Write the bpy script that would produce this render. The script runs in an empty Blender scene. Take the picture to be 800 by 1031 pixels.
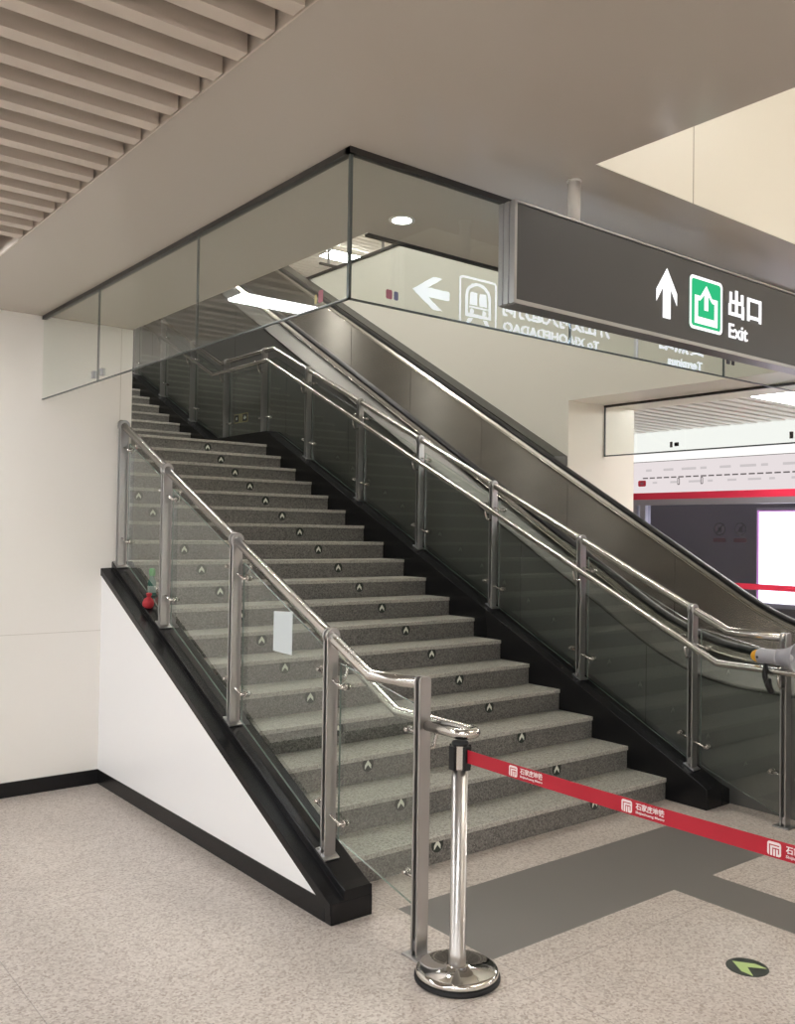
import bpy, math
from mathutils import Vector, Matrix

scene = bpy.context.scene
COL = scene.collection
R_ = math.radians
PI = math.pi

# ------------------------------------------------------------------ helpers
class MB:
    """collects faces; built as ONE mesh object (coordinates are world metres)"""
    def __init__(self):
        self.v = []; self.f = []; self.s = []; self.m = []; self.cur = 0
    def face(self, pts, smooth=False):
        n = len(self.v); self.v += [tuple(p) for p in pts]
        self.f.append(tuple(range(n, n + len(pts)))); self.s.append(smooth); self.m.append(self.cur)
    def idx(self, base, f, smooth=False):
        self.f.append(tuple(base + i for i in f)); self.s.append(smooth); self.m.append(self.cur)
    def hexa(self, p):
        b = len(self.v); self.v += [tuple(q) for q in p]
        for f in ((3,2,1,0),(4,5,6,7),(0,1,5,4),(1,2,6,5),(2,3,7,6),(3,0,4,7)):
            self.idx(b, f)
        return self
    def box(self, x0, x1, y0, y1, z0, z1):
        return self.hexa([(x0,y0,z0),(x1,y0,z0),(x1,y1,z0),(x0,y1,z0),(x0,y0,z1),(x1,y0,z1),(x1,y1,z1),(x0,y1,z1)])
    def obox(self, c, ax, ay, az, sx, sy, sz):
        c = Vector(c); ax = Vector(ax).normalized(); ay = Vector(ay).normalized(); az = Vector(az).normalized()
        P = []
        for z in (-1, 1):
            for x, y in ((-1,-1),(1,-1),(1,1),(-1,1)):
                P.append(c + ax*x*sx/2 + ay*y*sy/2 + az*z*sz/2)
        return self.hexa(P)
    def prism(self, poly, axis, a, b, smooth=False):
        """poly: 2D points; axis 'x': (y,z); 'y': (x,z); 'z': (x,y)"""
        def P(u, w, t):
            return {'x': (t,u,w), 'y': (u,t,w), 'z': (u,w,t)}[axis]
        n = len(poly); base = len(self.v)
        self.v += [P(u,w,a) for u,w in poly] + [P(u,w,b) for u,w in poly]
        area = sum(poly[i][0]*poly[(i+1)%n][1]-poly[(i+1)%n][0]*poly[i][1] for i in range(n))
        flip = (area > 0) ^ (axis == 'y') ^ (b < a)
        lo = tuple(range(n)); hi = tuple(range(n, 2*n))
        self.idx(base, lo[::-1] if flip else lo); self.idx(base, hi if flip else hi[::-1])
        for i in range(n):
            j = (i+1) % n
            q = (i, j, n+j, n+i)
            self.idx(base, q if flip else q[::-1], smooth)
        return self
    def tube(self, pts, r, n=14, caps=True, ry=None):
        pts = [Vector(p) for p in pts]; m = len(pts)
        T = []
        for i in range(m):
            if i == 0: t = pts[1]-pts[0]
            elif i == m-1: t = pts[-1]-pts[-2]
            else: t = (pts[i]-pts[i-1]).normalized() + (pts[i+1]-pts[i]).normalized()
            T.append(t.normalized())
        up = Vector((0,0,1)) if abs(T[0].z) < .9 else Vector((1,0,0))
        base = len(self.v)
        for i in range(m):
            t = T[i]; a = up - t*up.dot(t)
            if a.length < 1e-4: a = Vector((1,0,0)) - t*t.x
            a.normalize(); b = t.cross(a); up = a
            k = 1.0
            if 0 < i < m-1:
                c = (pts[i]-pts[i-1]).normalized().dot(t); k = 1/max(c, .5)
            for j in range(n):
                g = 2*PI*j/n
                # stretch only in the bend plane
                o = a*math.cos(g)*r + b*math.sin(g)*(ry or r)
                if k > 1.0001:
                    d = ((pts[i+1]-pts[i]).normalized() - (pts[i]-pts[i-1]).normalized())
                    d = d - t*d.dot(t)
                    if d.length > 1e-6:
                        d.normalize(); o = o + d*o.dot(d)*(k-1)
                self.v.append(tuple(pts[i]+o))
        for i in range(m-1):
            for j in range(n):
                k = (j+1) % n
                self.idx(base, (i*n+j, i*n+k, (i+1)*n+k, (i+1)*n+j), True)
        if caps:
            self.idx(base, tuple(range(n))[::-1]); self.idx(base, tuple((m-1)*n+j for j in range(n)))
        return self
    def cyl(self, a, b, r, n=20, r2=None):
        a = Vector(a); b = Vector(b); t = (b-a).normalized()
        u = Vector((0,0,1)) if abs(t.z) < .9 else Vector((1,0,0))
        u = (u - t*u.dot(t)).normalized(); w = t.cross(u); base = len(self.v)
        for c, rr in ((a, r), (b, r if r2 is None else r2)):
            for j in range(n):
                g = 2*PI*j/n; self.v.append(tuple(c + u*math.cos(g)*rr + w*math.sin(g)*rr))
        for j in range(n):
            k = (j+1) % n; self.idx(base, (j, k, n+k, n+j), True)
        self.idx(base, tuple(range(n))[::-1]); self.idx(base, tuple(range(n, 2*n)))
        return self
    def lathe(self, prof, origin, axis=(0,0,1), n=32):
        """prof: list of (radius, height along axis)"""
        o = Vector(origin); t = Vector(axis).normalized()
        u = Vector((1,0,0)) if abs(t.x) < .9 else Vector((0,0,1))
        u = (u - t*u.dot(t)).normalized(); w = t.cross(u); base = len(self.v)
        for r, h in prof:
            for j in range(n):
                g = 2*PI*j/n; self.v.append(tuple(o + t*h + u*math.cos(g)*r + w*math.sin(g)*r))
        m = len(prof)
        for i in range(m-1):
            for j in range(n):
                k = (j+1) % n; self.idx(base, (i*n+j, i*n+k, (i+1)*n+k, (i+1)*n+j), True)
        if prof[0][0] > 1e-5: self.idx(base, tuple(range(n))[::-1])
        if prof[-1][0] > 1e-5: self.idx(base, tuple((m-1)*n+j for j in range(n)))
        return self
    def sweep(self, prof, path, caps=True, smooth=False):
        """prof: closed (x, dz) polygon, carried along path of (y, z)"""
        n = len(prof); base = len(self.v)
        for y, z in path:
            self.v += [(x, y, z+dz) for x, dz in prof]
        area = sum(prof[i][0]*prof[(i+1)%n][1]-prof[(i+1)%n][0]*prof[i][1] for i in range(n))
        ccw = area > 0
        for i in range(len(path)-1):
            for j in range(n):
                k = (j+1) % n; q = (i*n+j, i*n+k, (i+1)*n+k, (i+1)*n+j)
                self.idx(base, q if ccw else q[::-1], smooth)
        if caps:
            a = tuple(range(n)); b = tuple((len(path)-1)*n+j for j in range(n))
            self.idx(base, a if not ccw else a, False); self.idx(base, b[::-1])
        return self

WL = {}   # world origin of every object

def link(o, parent, origin):
    COL.objects.link(o)
    o.rotation_mode = 'XYZ'
    if parent is not None:
        o.parent = parent; o.location = Vector(origin) - WL[parent.name]
    else:
        o.location = origin
    WL[o.name] = Vector(origin)
    return o

def build(name, mb, mat, parent=None, bevel=0.0, origin=None, seg=2):
    xs = list(zip(*mb.v))
    if origin is None:
        origin = Vector((sum((min(a), max(a)))/2 for a in xs)) if parent is not None else \
                 Vector(((min(xs[0])+max(xs[0]))/2, (min(xs[1])+max(xs[1]))/2, min(xs[2])))
    origin = Vector(origin)
    me = bpy.data.meshes.new(name)
    me.from_pydata([tuple(Vector(p)-origin) for p in mb.v], [], mb.f)
    me.polygons.foreach_set('use_smooth', mb.s)
    for m in (mat if isinstance(mat, (list, tuple)) else [mat]): me.materials.append(m)
    if any(mb.m): me.polygons.foreach_set('material_index', mb.m)
    me.update()
    o = bpy.data.objects.new(name, me)
    link(o, parent, origin)
    if bevel:
        b = o.modifiers.new('bevel', 'BEVEL'); b.width = bevel; b.segments = seg; b.limit_method = 'ANGLE'; b.angle_limit = R_(40)
        b.harden_normals = False
    return o

def share(name, src, parent, origin):
    """another object on the same mesh data"""
    o = src.copy(); o.name = name; o.parent = None
    return link(o, parent, origin)

def tag(o, label=None, cat=None, group=None, kind=None):
    if label: o['label'] = label
    if cat: o['category'] = cat
    if group: o['group'] = group
    if kind: o['kind'] = kind
    return o

def thing(name, loc, label, cat, group=None):
    o = bpy.data.objects.new(name, None); o.empty_display_size = .1
    link(o, None, Vector(loc)); return tag(o, label, cat, group)

def struct(name, mb, mat, **k):
    return tag(build(name, mb, mat, **k), kind='structure')

# ------------------------------------------------------------------ materials
def newmat(name):
    m = bpy.data.materials.new(name); m.use_nodes = True
    nt = m.node_tree; nt.nodes.clear()
    out = nt.nodes.new('ShaderNodeOutputMaterial')
    return m, nt, out

def princ(name, col, rough=.5, metal=0.0, spec=.5, aniso=0.0, coat=0.0, bump=None, var=None, tangent=False):
    m, nt, out = newmat(name)
    p = nt.nodes.new('ShaderNodeBsdfPrincipled')
    p.inputs['Base Color'].default_value = (*col, 1); p.inputs['Roughness'].default_value = rough
    p.inputs['Metallic'].default_value = metal; p.inputs['Specular IOR Level'].default_value = spec
    p.inputs['Anisotropic'].default_value = aniso
    if coat: p.inputs['Coat Weight'].default_value = coat; p.inputs['Coat Roughness'].default_value = .08
    nt.links.new(p.outputs[0], out.inputs[0])
    if tangent:   # brushed along the incline: reflections smear across it
        cv = nt.nodes.new('ShaderNodeCombineXYZ'); cv.inputs[1].default_value = -.5; cv.inputs[2].default_value = .866
        nt.links.new(cv.outputs[0], p.inputs['Tangent'])
    if var:       # slight colour variation (amount, scale xyz)
        amt, sc = var
        geo = nt.nodes.new('ShaderNodeNewGeometry'); mp = nt.nodes.new('ShaderNodeVectorMath'); mp.operation = 'MULTIPLY'
        mp.inputs[1].default_value = sc
        nz = nt.nodes.new('ShaderNodeTexNoise'); nz.inputs['Scale'].default_value = 1; nz.inputs['Detail'].default_value = 4
        rp = nt.nodes.new('ShaderNodeValToRGB')
        rp.color_ramp.elements[0].position = .3; rp.color_ramp.elements[1].position = .7
        rp.color_ramp.elements[0].color = (*[c*(1-amt) for c in col], 1); rp.color_ramp.elements[1].color = (*[min(1,c*(1+amt)) for c in col], 1)
        nt.links.new(geo.outputs['Position'], mp.inputs[0]); nt.links.new(mp.outputs[0], nz.inputs['Vector'])
        nt.links.new(nz.outputs['Fac'], rp.inputs[0]); nt.links.new(rp.outputs[0], p.inputs['Base Color'])
    if bump:
        st, sc = bump
        geo = nt.nodes.new('ShaderNodeNewGeometry'); mp = nt.nodes.new('ShaderNodeVectorMath'); mp.operation = 'MULTIPLY'
        mp.inputs[1].default_value = sc
        nz = nt.nodes.new('ShaderNodeTexNoise'); nz.inputs['Scale'].default_value = 1; nz.inputs['Detail'].default_value = 2
        bp = nt.nodes.new('ShaderNodeBump'); bp.inputs['Strength'].default_value = st; bp.inputs['Distance'].default_value = .01
        nt.links.new(geo.outputs['Position'], mp.inputs[0]); nt.links.new(mp.outputs[0], nz.inputs['Vector'])
        nt.links.new(nz.outputs['Fac'], bp.inputs['Height']); nt.links.new(bp.outputs[0], p.inputs['Normal'])
    return m

def emit(name, col, strength):
    m, nt, out = newmat(name)
    e = nt.nodes.new('ShaderNodeEmission'); e.inputs[0].default_value = (*col, 1); e.inputs[1].default_value = strength
    nt.links.new(e.outputs[0], out.inputs[0]); return m

def glass(name, tint, ior=1.5):
    """thin sheet: one mirror image by Fresnel (both faces summed), tinted straight-through view"""
    m, nt, out = newmat(name)
    geo = nt.nodes.new('ShaderNodeNewGeometry')
    fr = nt.nodes.new('ShaderNodeFresnel'); fr.inputs['IOR'].default_value = ior
    sc = nt.nodes.new('ShaderNodeMath'); sc.operation = 'MULTIPLY'; sc.inputs[1].default_value = 1.75; sc.use_clamp = True
    inv = nt.nodes.new('ShaderNodeMath'); inv.operation = 'SUBTRACT'; inv.inputs[0].default_value = 1
    fac = nt.nodes.new('ShaderNodeMath'); fac.operation = 'MULTIPLY'; fac.use_clamp = True
    tr = nt.nodes.new('ShaderNodeBsdfTransparent'); tr.inputs[0].default_value = (*tint, 1)
    gl = nt.nodes.new('ShaderNodeBsdfGlossy'); gl.inputs['Roughness'].default_value = 0.0
    gl.inputs['Color'].default_value = (.95, .97, .96, 1)
    mx = nt.nodes.new('ShaderNodeMixShader')
    nt.links.new(fr.outputs[0], sc.inputs[0]); nt.links.new(geo.outputs['Backfacing'], inv.inputs[1])
    nt.links.new(sc.outputs[0], fac.inputs[0]); nt.links.new(inv.outputs[0], fac.inputs[1])
    nt.links.new(fac.outputs[0], mx.inputs[0]); nt.links.new(tr.outputs[0], mx.inputs[1]); nt.links.new(gl.outputs[0], mx.inputs[2])
    nt.links.new(mx.outputs[0], out.inputs[0]); return m

def granite(name, stops, scale, rough, bands=None, joints=False, spec=.5):
    m, nt, out = newmat(name)
    N = nt.nodes.new; L = nt.links.new
    p = N('ShaderNodeBsdfPrincipled'); p.inputs['Roughness'].default_value = rough; p.inputs['Specular IOR Level'].default_value = spec
    geo = N('ShaderNodeNewGeometry')
    nz = N('ShaderNodeTexNoise'); nz.inputs['Scale'].default_value = scale; nz.inputs['Detail'].default_value = 5; nz.inputs['Roughness'].default_value = .75
    vo = N('ShaderNodeTexVoronoi'); vo.inputs['Scale'].default_value = scale*1.15
    big = N('ShaderNodeTexNoise'); big.inputs['Scale'].default_value = 2.2; big.inputs['Detail'].default_value = 3
    for t in (nz, vo, big): L(geo.outputs['Position'], t.inputs['Vector'])
    sep = N('ShaderNodeSeparateColor'); L(vo.outputs['Color'], sep.inputs[0])
    a = N('ShaderNodeMath'); a.operation = 'MULTIPLY_ADD'; a.inputs[1].default_value = .42; L(sep.outputs[0], a.inputs[0])
    b = N('ShaderNodeMath'); b.operation = 'MULTIPLY'; b.inputs[1].default_value = .58; L(nz.outputs['Fac'], b.inputs[0]); L(b.outputs[0], a.inputs[2])
    rp = N('ShaderNodeValToRGB')
    while len(rp.color_ramp.elements) < len(stops): rp.color_ramp.elements.new(.5)
    for e, (pos, c) in zip(rp.color_ramp.elements, stops): e.position = pos; e.color = (*c, 1)
    L(a.outputs[0], rp.inputs[0])
    mul = N('ShaderNodeMix'); mul.data_type = 'RGBA'; mul.blend_type = 'MULTIPLY'; mul.inputs[0].default_value = 1
    mr = N('ShaderNodeMapRange'); mr.inputs['From Min'].default_value = .3; mr.inputs['From Max'].default_value = .7
    mr.inputs['To Min'].default_value = .94; mr.inputs['To Max'].default_value = 1.05
    L(big.outputs['Fac'], mr.inputs['Value']); L(rp.outputs[0], mul.inputs[6]); L(mr.outputs[0], mul.inputs[7])
    col = mul.outputs[2]
    sx = N('ShaderNodeSeparateXYZ'); L(geo.outputs['Position'], sx.inputs[0])
    def cmp(o, val, op):
        n = N('ShaderNodeMath'); n.operation = op; n.inputs[1].default_value = val; L(o, n.inputs[0]); return n.outputs[0]
    def mulv(*xs):
        r = xs[0]
        for x in xs[1:]:
            n = N('ShaderNodeMath'); n.operation = 'MULTIPLY'; L(r, n.inputs[0]); L(x, n.inputs[1]); r = n.outputs[0]
        return r
    def addv(a_, b_):
        n = N('ShaderNodeMath'); n.operation = 'MAXIMUM'; L(a_, n.inputs[0]); L(b_, n.inputs[1]); return n.outputs[0]
    if joints:
        js = None
        for o, off, pitch in ((sx.outputs[0], 1.04, 1.55), (sx.outputs[1], 2.43, 1.775)):
            s1 = cmp(o, off - pitch*8, 'SUBTRACT'); s2 = cmp(s1, pitch, 'MODULO'); s3 = cmp(s2, .004, 'LESS_THAN')
            js = s3 if js is None else addv(js, s3)
        half = cmp(js, .45, 'MULTIPLY')
        mj = N('ShaderNodeMix'); mj.data_type = 'RGBA'; L(half, mj.inputs[0]); L(col, mj.inputs[6]); mj.inputs[7].default_value = (.12, .10, .09, 1)
        col = mj.outputs[2]
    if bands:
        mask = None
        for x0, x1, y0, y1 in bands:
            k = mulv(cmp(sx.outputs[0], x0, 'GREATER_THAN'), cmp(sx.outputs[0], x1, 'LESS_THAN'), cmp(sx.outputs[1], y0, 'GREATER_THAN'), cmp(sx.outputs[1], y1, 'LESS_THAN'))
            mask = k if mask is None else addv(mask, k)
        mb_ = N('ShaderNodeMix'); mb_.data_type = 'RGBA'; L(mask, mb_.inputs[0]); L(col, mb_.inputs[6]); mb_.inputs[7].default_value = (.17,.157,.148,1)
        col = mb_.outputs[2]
    L(col, p.inputs['Base Color']); L(p.outputs[0], out.inputs[0]); return m

M = {}
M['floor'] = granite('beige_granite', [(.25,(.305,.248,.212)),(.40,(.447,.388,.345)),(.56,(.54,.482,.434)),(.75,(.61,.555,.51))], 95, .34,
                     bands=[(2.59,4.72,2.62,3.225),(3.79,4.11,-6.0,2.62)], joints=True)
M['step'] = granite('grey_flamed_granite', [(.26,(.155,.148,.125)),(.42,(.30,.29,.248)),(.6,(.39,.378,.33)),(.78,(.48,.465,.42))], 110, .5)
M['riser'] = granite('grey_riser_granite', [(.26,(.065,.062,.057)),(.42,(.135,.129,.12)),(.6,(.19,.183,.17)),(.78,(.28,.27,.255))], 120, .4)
M['nosing'] = granite('rough_pale_nosing', [(.26,(.26,.25,.225)),(.5,(.43,.415,.375)),(.78,(.55,.535,.49))], 120, .6)
M['plate'] = princ('warm_grey_ceiling_panel', (.51,.465,.41), .22, 0, .5)
M['slat'] = princ('beige_metal_slat', (.60,.53,.46), .5)
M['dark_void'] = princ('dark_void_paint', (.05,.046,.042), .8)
M['wall'] = princ('cream_enamel_wall', (.88,.85,.80), .28, 0, .5)
M['wall_r'] = princ('pale_cream_wall_panel', (.90,.87,.78), .3, 0, .5)
M['panel'] = princ('white_side_panel', (.95,.955,.97), .2, 0, .5)
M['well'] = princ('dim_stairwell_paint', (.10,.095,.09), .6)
M['black'] = princ('black_polished_stone', (.010,.0098,.0105), .24, 0, .25)
M['seam'] = princ('dark_joint', (.05,.045,.04), .7)
M['steel'] = princ('polished_stainless_steel', (.58,.56,.53), .2, 1)
M['steel_pole'] = princ('brushed_pole_steel', (.50,.48,.46), .3, 1)
M['steel_post'] = princ('satin_stainless_steel', (.47,.465,.47), .30, 1)
M['chrome'] = princ('chrome', (.75,.73,.70), .07, 1)
M['brushed'] = princ('brushed_steel_panel', (.55,.52,.47), .27, .95, .5, 1.0, bump=(.015, (3, 2.6, .5)), tangent=True)
M['clad'] = princ('dark_steel_cladding', (.15,.148,.14), .34, .4, .5, 0, bump=(.05, (1, .6, 6)))
M['deck'] = princ('escalator_deck_steel', (.085,.082,.075), .40, .8)
M['guide'] = princ('handrail_guide_steel', (.46,.43,.38), .25, 1)
M['rubber'] = princ('black_rubber', (.011,.011,.012), .5, 0, .35)
M['grooved'] = princ('ribbed_step_metal', (.16,.16,.165), .45, .7)
M['glass'] = glass('greenish_safety_glass', (.93,.957,.938))
M['glass2'] = glass('clear_smoke_glass', (.955,.975,.96))
M['rim'] = princ('ground_glass_edge', (.10,.14,.12), .25)
M['edge'] = princ('glass_edge_profile', (.10,.115,.11), .3, .3)
M['channel'] = princ('dark_channel', (.05,.046,.042), .4, .5)
M['signface'] = princ('dark_sign_face', (.050,.050,.056), .35)
M['signframe'] = princ('sign_aluminium', (.42,.42,.43), .35, .9)
M['white_paint'] = princ('white_painted_metal', (.78,.76,.73), .4)
M['belt'] = princ('red_belt_webbing', (.41,.005,.022), .55)
M['print'] = princ('white_belt_print', (.82,.74,.74), .6)
M['sticker_dark'] = princ('dark_green_sticker', (.016,.024,.018), .4)
M['sticker_pale'] = princ('pale_sticker_chevron', (.80,.83,.74), .5)
M['sticker_green'] = princ('pale_green_chevron', (.42,.56,.22), .5)
M['mega_grey'] = princ('pale_grey_plastic', (.38,.38,.42), .4)
M['mega_yellow'] = princ('yellow_plastic', (.80,.40,.02), .4)
M['paper'] = princ('pale_blue_paper', (.62,.68,.70), .7)
M['green_cap'] = princ('green_plastic_cap', (.03,.30,.06), .4)
M['bottle'] = princ('teal_bottle_plastic', (.05,.16,.13), .2)
M['bottle_label'] = princ('pale_bottle_label', (.42,.48,.46), .5)
M['red_cloth'] = princ('red_cloth', (.42,.02,.03), .6, bump=(.6, (60,60,60)))
M['lit_fascia'] = emit('backlit_white_fascia', (1,.985,.96), .98)
M['lit_map'] = emit('backlit_line_map', (.93,.85,.86), .80)
M['psd_white'] = princ('white_fascia_panel', (.86,.83,.80), .3)
M['psd_map'] = princ('white_line_map_panel', (.82,.76,.76), .3)
M['psd_red'] = princ('red_band', (.62,.02,.06), .4)
M['psd_frame'] = princ('door_frame_aluminium', (.32,.32,.36), .35, .7)
M['psd_glass'] = glass('tinted_screen_door_glass', (.80,.80,.86))
M['tunnel'] = princ('tunnel_wall', (.10,.095,.125), .6)
M['ink_mid'] = emit('grey_print_on_backlit_panel', (.22,.19,.19), .60)
M['ink'] = princ('grey_print_ink', (.10,.085,.085), .6)
M['ink_pale'] = emit('pale_print_on_backlit_panel', (.93,.86,.87), .60)
M['mark_dark'] = princ('warning_mark_ink', (.03,.028,.035), .6)
M['mark_red'] = princ('warning_caption_red', (.035,.014,.022), .6)
M['label_pink'] = princ('pink_label_print', (.36,.13,.17), .6)
M['label_blue'] = princ('blue_label_print', (.17,.18,.29), .6)
M['plaque'] = princ('plaque_yellow', (.42,.36,.16), .5)
M['lamp'] = emit('linear_lamp_diffuser', (.97,.985,1), 26)
M['lamp_deep'] = emit('linear_lamp_diffuser_deep', (.97,.985,1), 34)
M['lamp_recess'] = emit('recess_lamp_diffuser', (1,.95,.87), 19)
M['lamp_platform'] = emit('platform_lamp_diffuser', (1,.97,.94), 48)
M['lamp_upper'] = emit('upper_hall_lamp_diffuser', (1,.98,.92), 60)
M['lamp_well_added'] = emit('added_stairwell_lamp_diffuser', (1,.972,.90), 330)  # strong glow for the added lamps above the stairwell
M['lamp_down'] = emit('downlight_lens', (1,.97,.92), 40)
M['screen'] = emit('lit_advert_screen', (1,.97,1), 3.2)
M['screen_edge'] = emit('lit_advert_edge', (.85,.35,.80), 1.0)
M['blue_led'] = emit('blue_indicator', (.25,.25,1), 1.6)
M['txt'] = emit('lit_sign_lettering', (1,.99,1), 1.25)
M['sign_green'] = emit('lit_sign_green', (.035,.50,.21), 1.0)
M['txt_back'] = emit('lit_sign_lettering_cool', (.70,.82,1), 6.5)

# ------------------------------------------------------------------ flat lettering
def text_faces(s, size, bold=0.0, extrude=.0015):
    c = bpy.data.curves.new('lettering', 'FONT'); c.body = s; c.size = size; c.offset = bold*size; c.extrude = extrude
    c.resolution_u = 3
    o = bpy.data.objects.new('lettering', c); COL.objects.link(o)
    bpy.context.view_layer.update()
    dg = bpy.context.evaluated_depsgraph_get()
    me = bpy.data.meshes.new_from_object(o.evaluated_get(dg))
    vs = [tuple(v.co) for v in me.vertices]; fs = [tuple(p.vertices) for p in me.polygons]
    bpy.data.objects.remove(o); bpy.data.curves.remove(c); bpy.data.meshes.remove(me)
    return vs, fs

def add_text(mb, s, frame, x0, x1, y0, y1, bold=0.0, ext=.0015):
    """fit the text's box to x0..x1, y0..y1 of the frame (origin, xdir, ydir, normal)"""
    vs, fs = text_faces(s, 1.0, bold, ext)
    xs = [v[0] for v in vs]; ys = [v[1] for v in vs]
    ax, bx, ay, by = min(xs), max(xs), min(ys), max(ys)
    o, X, Y, Nn = frame; base = len(mb.v)
    for v in vs:
        u = x0+(v[0]-ax)/(bx-ax)*(x1-x0); w = y0+(v[1]-ay)/(by-ay)*(y1-y0)
        mb.v.append(tuple(Vector(o)+Vector(X)*u+Vector(Y)*w+Vector(Nn)*(.001+(v[2]+ext))))
    for f in fs: mb.idx(base, f)

def flat(mb, frame, poly, lift=.001, thick=.0015):
    """thin raised polygon on a frame"""
    o, X, Y, Nn = [Vector(a) for a in frame]
    n = len(poly); base = len(mb.v)
    area = sum(poly[i][0]*poly[(i+1)%n][1]-poly[(i+1)%n][0]*poly[i][1] for i in range(n))
    if area < 0: poly = poly[::-1]
    for h in (lift, lift+thick):
        mb.v += [tuple(o+X*u+Y*w+Nn*h) for u, w in poly]
    mb.idx(base, tuple(range(n, 2*n)))
    mb.idx(base, tuple(range(n))[::-1])
    for i in range(n):
        j = (i+1) % n; mb.idx(base, (i, j, n+j, n+i))

def rrect(x0, x1, y0, y1, r, n=5):
    P = []
    for cx, cy, a in ((x1-r, y0+r, -90), (x1-r, y1-r, 0), (x0+r, y1-r, 90), (x0+r, y0+r, 180)):
        for i in range(n+1):
            g = R_(a+90*i/n); P.append((cx+r*math.cos(g), cy+r*math.sin(g)))
    return P

def ring(mb, frame, outer, inner, lift=.001, thick=.0015):
    o, X, Y, Nn = [Vector(a) for a in frame]; n = len(outer)
    for i in range(n):
        j = (i+1) % n
        q = [outer[i], outer[j], inner[j], inner[i]]
        base = len(mb.v)
        for h in (lift, lift+thick): mb.v += [tuple(o+X*u+Y*w+Nn*h) for u, w in q]
        mb.idx(base, (4,5,6,7)); mb.idx(base, (0,1,5,4)); mb.idx(base, (2,3,7,6))

def circ(cx, cy, r, n=24): return [(cx+r*math.cos(2*PI*i/n), cy+r*math.sin(2*PI*i/n)) for i in range(n)]

# ------------------------------------------------------------------ camera (height 1.68 m above the hall floor)
cam = bpy.data.cameras.new('camera'); co = bpy.data.objects.new('camera', cam); COL.objects.link(co); scene.camera = co
def cam_axes(yaw, pitch, roll):
    f = Vector((math.sin(yaw)*math.cos(pitch), math.cos(yaw)*math.cos(pitch), math.sin(pitch)))
    r = f.cross(Vector((0,0,1))).normalized(); d = -(r.cross(f))
    c, s = math.cos(roll), math.sin(roll)
    return c*r+s*d, -s*r+c*d, f
rx, dn, fw = cam_axes(.669946, .0227334, -.015039)
mw = Matrix(((rx.x, -dn.x, -fw.x, 0), (rx.y, -dn.y, -fw.y, 0), (rx.z, -dn.z, -fw.z, 1.68), (0,0,0,1)))
co.matrix_world = mw
cam.sensor_fit = 'HORIZONTAL'; cam.sensor_width = 36; cam.lens = 923.06/800*36; cam.clip_start = .05; cam.clip_end = 200

# ------------------------------------------------------------------ setting
ZC = 3.03
WY = 5.987            # cream wall beside the stair
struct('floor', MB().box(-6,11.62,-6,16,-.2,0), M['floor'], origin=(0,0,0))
m = MB(); m.box(1.255,2.425,-6,WY,ZC,ZC+.1); m.box(2.425,7.0,2.155,3.31,ZC,ZC+.1); m.box(2.425,2.6,-6,2.155,ZC,ZC+.1)
struct('ceiling', m, M['plate'])
lamp_rows = [4.69, 1.19, -2.41, -5.0]
m = MB()
k = -55
while True:
    y0 = 2.278+.15*k
    if y0 > WY-.06: break
    if y0 > -6 and not any(abs(y0+.029-ly) < .145 for ly in lamp_rows): m.box(-6, 1.24, y0, y0+.058, ZC-.004, ZC+.105)
    k += 1
struct('ceiling_slats', m, M['slat'])
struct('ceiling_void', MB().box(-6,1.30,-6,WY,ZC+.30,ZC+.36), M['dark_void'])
struct('trim_1', MB().box(1.249,1.256,-6,WY,ZC,ZC+.2), M['slat'])
m = MB(); m.box(-6,2.43,WY,WY+.35,0,ZC+.4)
struct('wall_back', m, M['wall'])
m = MB(); m.box(-6,2.3505,WY-.0015,WY,1.0045,1.0075); m.box(2.3485,2.3515,WY-.0015,WY,1.5,ZC); m.box(1.10,1.103,WY-.0015,WY,.1,ZC)
struct('trim_2', m, princ('wall_joint', (.62,.58,.52), .6))
struct('baseboard_back', MB().box(-6,2.248,WY-.012,WY,0,.093), M['black'], bevel=.002)
struct('wall_left', MB().box(-6.2,-6,-6,WY+.35,0,ZC+.4), M['wall'])
struct('wall_front', MB().box(-6.2,14,-6.2,-6,0,5), M['wall'])
m = MB(); m.box(2.23,2.43,WY+.35,15.2,0,7.6); m.box(2.23,2.425,3.31,WY+.35,ZC+.1,7.6)
struct('wall_stairwell', m, M['well'])
struct('wall_stairwell_end', MB().box(2.23,7.0,15.2,15.4,0,7.6), M['well'])
m = MB(); m.box(7.0,8.05,6.11,16,0,5.25); m.box(7.0,8.05,-6,6.11,ZC,5.25)
struct('wall_right', m, M['wall_r'])
m = MB(); m.box(6.98,7.02,3.31,16,5.25,5.285)
struct('trim_3', m, M['channel'])
m = MB(); m.box(2.43,3.95,3.31,3.335,ZC-.012,ZC+.0); m.box(3.95,7.0,3.31,3.335,ZC-.012,ZC)
struct('trim_4', m, M['channel'])
# raised ceiling bay over the exit sign
m = MB(); m.box(2.602,7.0,2.152,2.1548,ZC+.0005,4.9); m.box(2.6002,2.6025,-6,2.152,ZC+.0005,4.9); m.box(2.6,7.0,2.155,2.26,ZC+.1,4.9); m.box(2.5,2.6,-6,2.155,ZC+.1,4.9); m.box(2.5,7,-6,2.26,4.9,5.0); m.box(2.425,2.6,2.155,2.26,ZC+.1,4.9)
struct('wall_ceiling_bay', m, M['wall_r'])
m = MB(); m.box(3.203,3.207,2.1513,2.154,ZC,4.9); m.box(4.6,4.604,2.1513,2.154,ZC,4.9)
struct('trim_5', m, princ('bay_joint', (.34,.30,.24), .6))
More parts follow.
